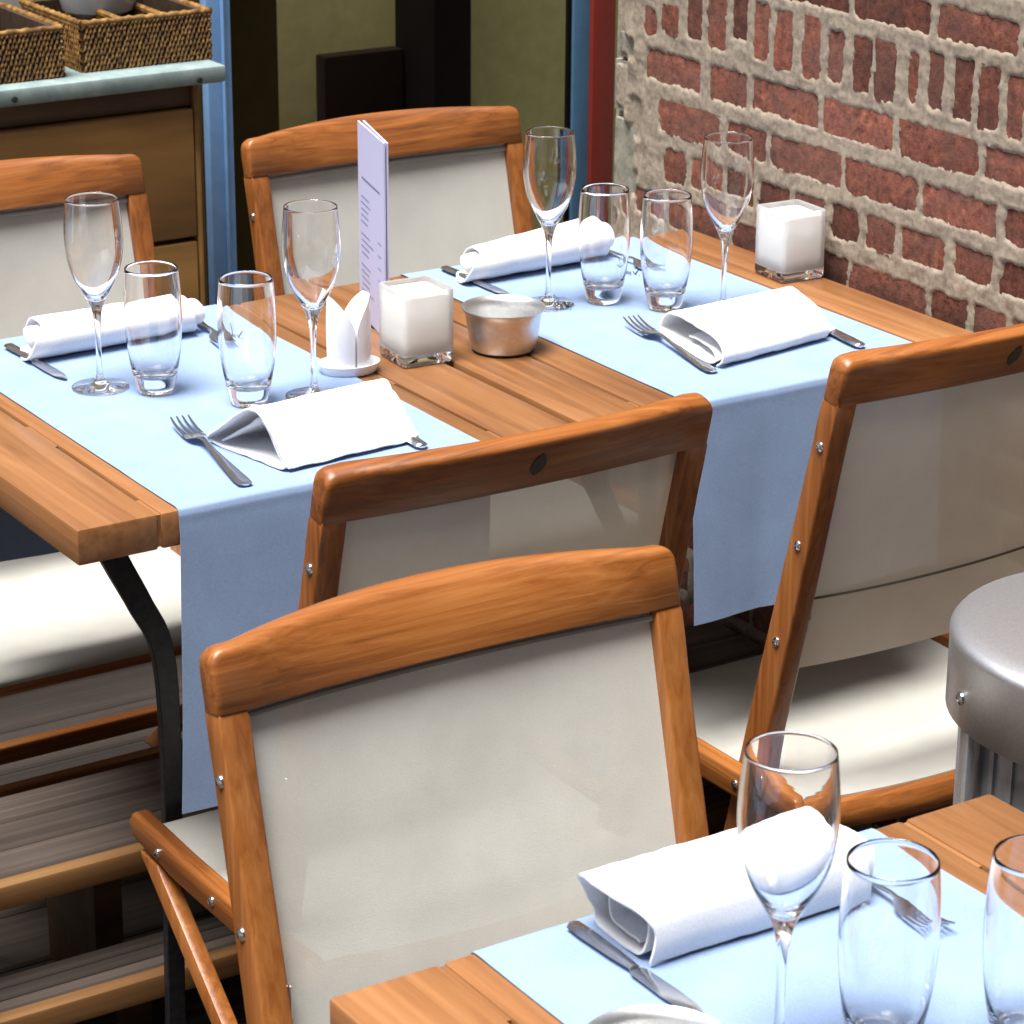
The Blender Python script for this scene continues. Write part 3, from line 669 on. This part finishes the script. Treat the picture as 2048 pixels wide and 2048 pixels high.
# menu card
p0 = onZ(676 * K, 228 * K, .262); p1 = onZ(725 * K, 271 * K, .262)
mc = empty('menu_card', (p0.x, p0.y, TZ + .0004), 0, 'tall folded lavender menu card standing between the tables', 'menu')
dv = Vector((p1.x - p0.x, p1.y - p0.y, 0))
perp = Vector((dv.y, -dv.x, 0)).normalized()
if perp.x < 0: perp = -perp
def leafb(a, b, nm):
    t = (b - a).cross(Vector((0, 0, 1))).normalized() * .0012
    return MB().loft([[tuple(q) for q in (a - t, b - t, b + t, a + t)], [tuple(q + Vector((0, 0, .262))) for q in (a - t, b - t, b + t, a + t)]]).build(nm, CARD, mc)
f1 = leafb(Vector((0, 0, 0)), dv, 'front_leaf')
leafb(dv + perp * .004, Vector((0, 0, 0)) + perp * .007, 'back_leaf')
mb = MB(); dn = dv.normalized(); ln_ = dv.length; nrm = -perp * .0016
rows = [(.19, .15, .85, .0022)] + [(.165 - i * .0085, .10 + random.uniform(0, .03), .10 + random.uniform(.25, .5), .0012) for i in range(16) if i not in (5, 10)] + [(.165 - i * .0085, .75, .88, .0010) for i in range(16) if i % 2 and i > 3]
for (zz, a, b, th) in rows:
    A_, B_ = dn * (ln_ * a) + nrm, dn * (ln_ * b) + nrm
    mb.add([A_ + Vector((0, 0, zz)), B_ + Vector((0, 0, zz)), B_ + Vector((0, 0, zz + th)), A_ + Vector((0, 0, zz + th))], [(0, 1, 2, 3)])
mb.build('printed_lines', PRT, f1)

# ================================================================== NAPKINS
def napkin(x, y, rz, path, length, label, ends=None, scale=None, skew=0, th=.0022, nu=22, wr=.0012, npt=64):
    pp = smooth_path(path, npt); seed = random.uniform(0, 50)
    def fn(u, v):
        p = pp[int(round(v * npt))]; a, b = ends(v) if ends else (0, 0)
        s = scale(u) if scale else 1
        uu = a + (length + b - a) * u + skew * p[0]
        q = Vector((uu, p[0] * s, p[1] * s))
        k = wr * nz3(uu * 28 + seed, p[0] * 30, p[1] * 40) + wr * .8 * nz3(uu * 70, p[0] * 60 + seed, p[1] * 60)
        return (q.x + k, q.y + k * .5, max(.0013, q.z + k))
    o = MB().grid(fn, nu, npt).build('napkin', NAP, None, smooth=70, solid=th, loc=(x, y, CT + .0002)); o.rotation_euler = (0, 0, rz)
    return tag(o, label, 'napkin', 'white linen napkins')
def spiral(a, b, turns=1.7, c=(0, None), start=-.5, shrink=.35):
    pts = []; n_ = 26
    for i in range(n_ + 1):
        f = i / n_; t = start * pi + turns * 2 * pi * f; k = shrink + (1 - shrink) * f ** .7
        pts.append((a + a * k * cos(t), max(.002, b * 1.02 + b * k * sin(t))))
    return pts
napkin(.215, .560, radians(2), spiral(.036, .0265, 1.75, start=.25), .225, 'rolled napkin behind the leftmost flute and tumbler', lambda v: (-.024 * max(0, sin(v * 9)) + .004, .012 * sin(v * 7)))
napkin(.885, .585, radians(0), spiral(.036, .026, 1.75, start=.25), .225, 'rolled napkin behind the flute and two tumblers on the wall table', lambda v: (-.030 * max(0, sin(v * 9)) + .004, .012 * sin(v * 7)), lambda u: .92 + .30 * u)
napkin(.270, .035, radians(5), [(.125, .006), (.075, .036), (.055, .046), (.02, .012), (.012, .004), (.07, .0025), (.135, .003), (.142, .008), (.11, .030), (.072, .056), (.060, .060), (.046, .052), (.010, .010), (.002, .003)], .190, 'napkin folded like a tent next to the fork at the left table front', lambda v: (.010 * sin(v * 8), .006 * sin(v * 5)))
napkin(.925, .100, radians(8), [(.10, .010), (.05, .013), (.02, .012), (.008, .008), (.03, .003), (.10, .0022), (.150, .004), (.156, .016), (.140, .031), (.09, .0335), (.03, .032), (.003, .024), (-.004, .012), (.004, .003)], .215, 'flat folded napkin overhanging the front of the wall table', lambda v: (.012 * sin(v * 8 + 1), .010 * sin(v * 5)), lambda u: 1 - .06 * u, skew=.42)
napkin(-.020, -1.095, radians(-1), [(.02, .012), (.06, .010), (.066, .03), (.04, .042), (.012, .040), (.010, .012), (.03, .003), (.072, .003), (.080, .020), (.076, .046), (.05, .054), (.012, .052), (.001, .042), (-.003, .02), (.001, .003)], .205, 'bulky folded napkin behind the flute on the foreground table', lambda v: ((-.030 * max(0, sin((v - .55) * 9)) if v > .55 else .0) + .004 * sin(v * 11), .008 * sin(v * 6)))

# ================================================================== CUTLERY
def strip(mb, prof):      # prof: (y, halfwidth, z, thickness)
    secs = []
    for y, hw, z, t in prof:
        secs.append([(-hw, y, z), (-hw * .6, y, z - t * .5), (hw * .6, y, z - t * .5), (hw, y, z), (hw * .6, y, z + t * .5), (-hw * .6, y, z + t * .5)])
    return mb.loft(secs)
def make_fork():
    t = empty('fork', (0, 0, 0), 0, 'x', 'fork', 'forks on the tables')
    strip(MB(), [(0, .004, .003, .002), (.004, .0085, .003, .0028), (.02, .0095, .003, .003), (.06, .0075, .0045, .003), (.11, .0042, .0075, .003), (.142, .0030, .0105, .0034), (.155, .0045, .0100, .003), (.164, .0105, .0075, .0024), (.174, .0128, .0055, .002), (.188, .0132, .0045, .0018)]).build('handle', STEEL, t, smooth=60)
    for i in range(4):
        x = -.0108 + i * .0072
        mb = MB(); secs = []
        for y, hw, z in ((.186, .0024, .0045), (.205, .0021, .0050), (.222, .0018, .0075), (.236, .0010, .0115)):
            secs.append([(x - hw, y, z - .0008), (x + hw, y, z - .0008), (x + hw, y, z + .0008), (x - hw, y, z + .0008)])
        mb.loft(secs).build('tine', STEEL, t, smooth=60)
    return t
def make_knife():
    t = empty('knife', (0, 0, 0), 0, 'x', 'knife', 'knives on the tables')
    strip(MB(), [(0, .004, .004, .004), (.005, .0085, .004, .006), (.03, .0092, .004, .0062), (.08, .0078, .004, .0058), (.105, .006, .004, .005), (.112, .0055, .004, .0045)]).build('handle', STEEL, t, smooth=60)
    strip(MB(), [(.111, .0052, .003, .002), (.12, .0088, .003, .0018), (.17, .0100, .003, .0016), (.205, .0088, .003, .0014), (.222, .005, .003, .0012), (.229, .001, .003, .001)]).build('blade', STEEL, t, smooth=60)
    return t
forks = [((.216, .018), (.250, .257), 'fork left of the tent folded napkin on the left table'),
         ((.912, .085), (.946, .306), 'fork left of the flat napkin on the wall table'),
         ((.468, .668), (.440, .50), 'fork at the right end of the left rolled napkin'),
         ((1.128, .675), (1.125, .47), 'fork behind the tumblers on the wall table'),
         ((.203, -1.005), (.196, -1.17), 'fork seen through the foreground tumbler')]
knives = [((.450, .025), (.462, .24), 'knife right of the tent folded napkin'), ((1.140, .070), (1.165, .26), 'knife right of the flat napkin by the brick wall'),
          ((.203, .655), (.208, .48), 'knife at the left end of the left rolled napkin'), ((.880, .685), (.884, .48), 'knife at the left end of the wall table rolled napkin'),
          ((-.040, -1.012), (-.036, -1.2), 'knife left of the bulky napkin on the foreground table')]
for lst, mk in ((forks, make_fork), (knives, make_knife)):
    pr_ = mk()
    for i, (a, b, lab) in enumerate(lst):
        c = pr_ if i == 0 else copy_tree(pr_)
        if i > 1: c.scale = (.85, .74, .85)
        c.location = (a[0], a[1], CT + .0002); c.rotation_euler = (0, 0, math.atan2(b[1] - a[1], b[0] - a[0]) - pi / 2); c['label'] = lab

# ================================================================== STEEL BIN
bz_ = TZ - .08
bn = empty('steel_bin', (.912, -.676, 0), 0, 'round stainless steel bin with banded lid at the right edge', 'bin')
MB().lathe([(0, bz_ + .012), (.06, bz_ + .0115), (.12, bz_ + .010), (.17, bz_ + .007), (.190, bz_ + .004), (.1965, bz_ + .001), (.1995, bz_ - .003), (.2005, bz_ - .006), (.2, bz_ - .009), (.200, bz_ - .088), (.197, bz_ - .090), (.19, bz_ - .088), (.0, bz_ - .085)], 72).build('lid', BINM, bn, smooth=60)
body = MB().lathe([(0, .02), (.168, .02), (.172, .024), (.172, bz_ - .086), (0, bz_ - .086)], 72).build('body', BINB, bn, smooth=40)
for i in range(36):
    a = 2 * pi * i / 36
    mb = MB().box((.1715, -.004, .03), (.1755, .004, bz_ - .0885)); rb = mb.build('rib', BINB, body); rb.rotation_euler = (0, 0, a)
for i in range(8):
    a = radians(206 + 45 * i)
    o = MB().box((.186, -.011, 0), (.194, .011, bz_ - .0885)).build('upright', BINM, bn, bevel=.002); o.rotation_euler = (0, 0, a)
    bl = MB().lathe([(0, .005), (.004, .0045), (.007, .002), (.0075, 0), (0, -.001)], 14).build('bolt', STEEL, o)
    bl.matrix_local = Matrix.Translation((.2, 0, bz_ - .055)) @ Matrix.Rotation(pi / 2, 4, 'Y')
MB().lathe([(0, 0), (.19, 0), (.195, .004), (.195, .018), (0, .0195)], 56).build('foot', BINB, bn)
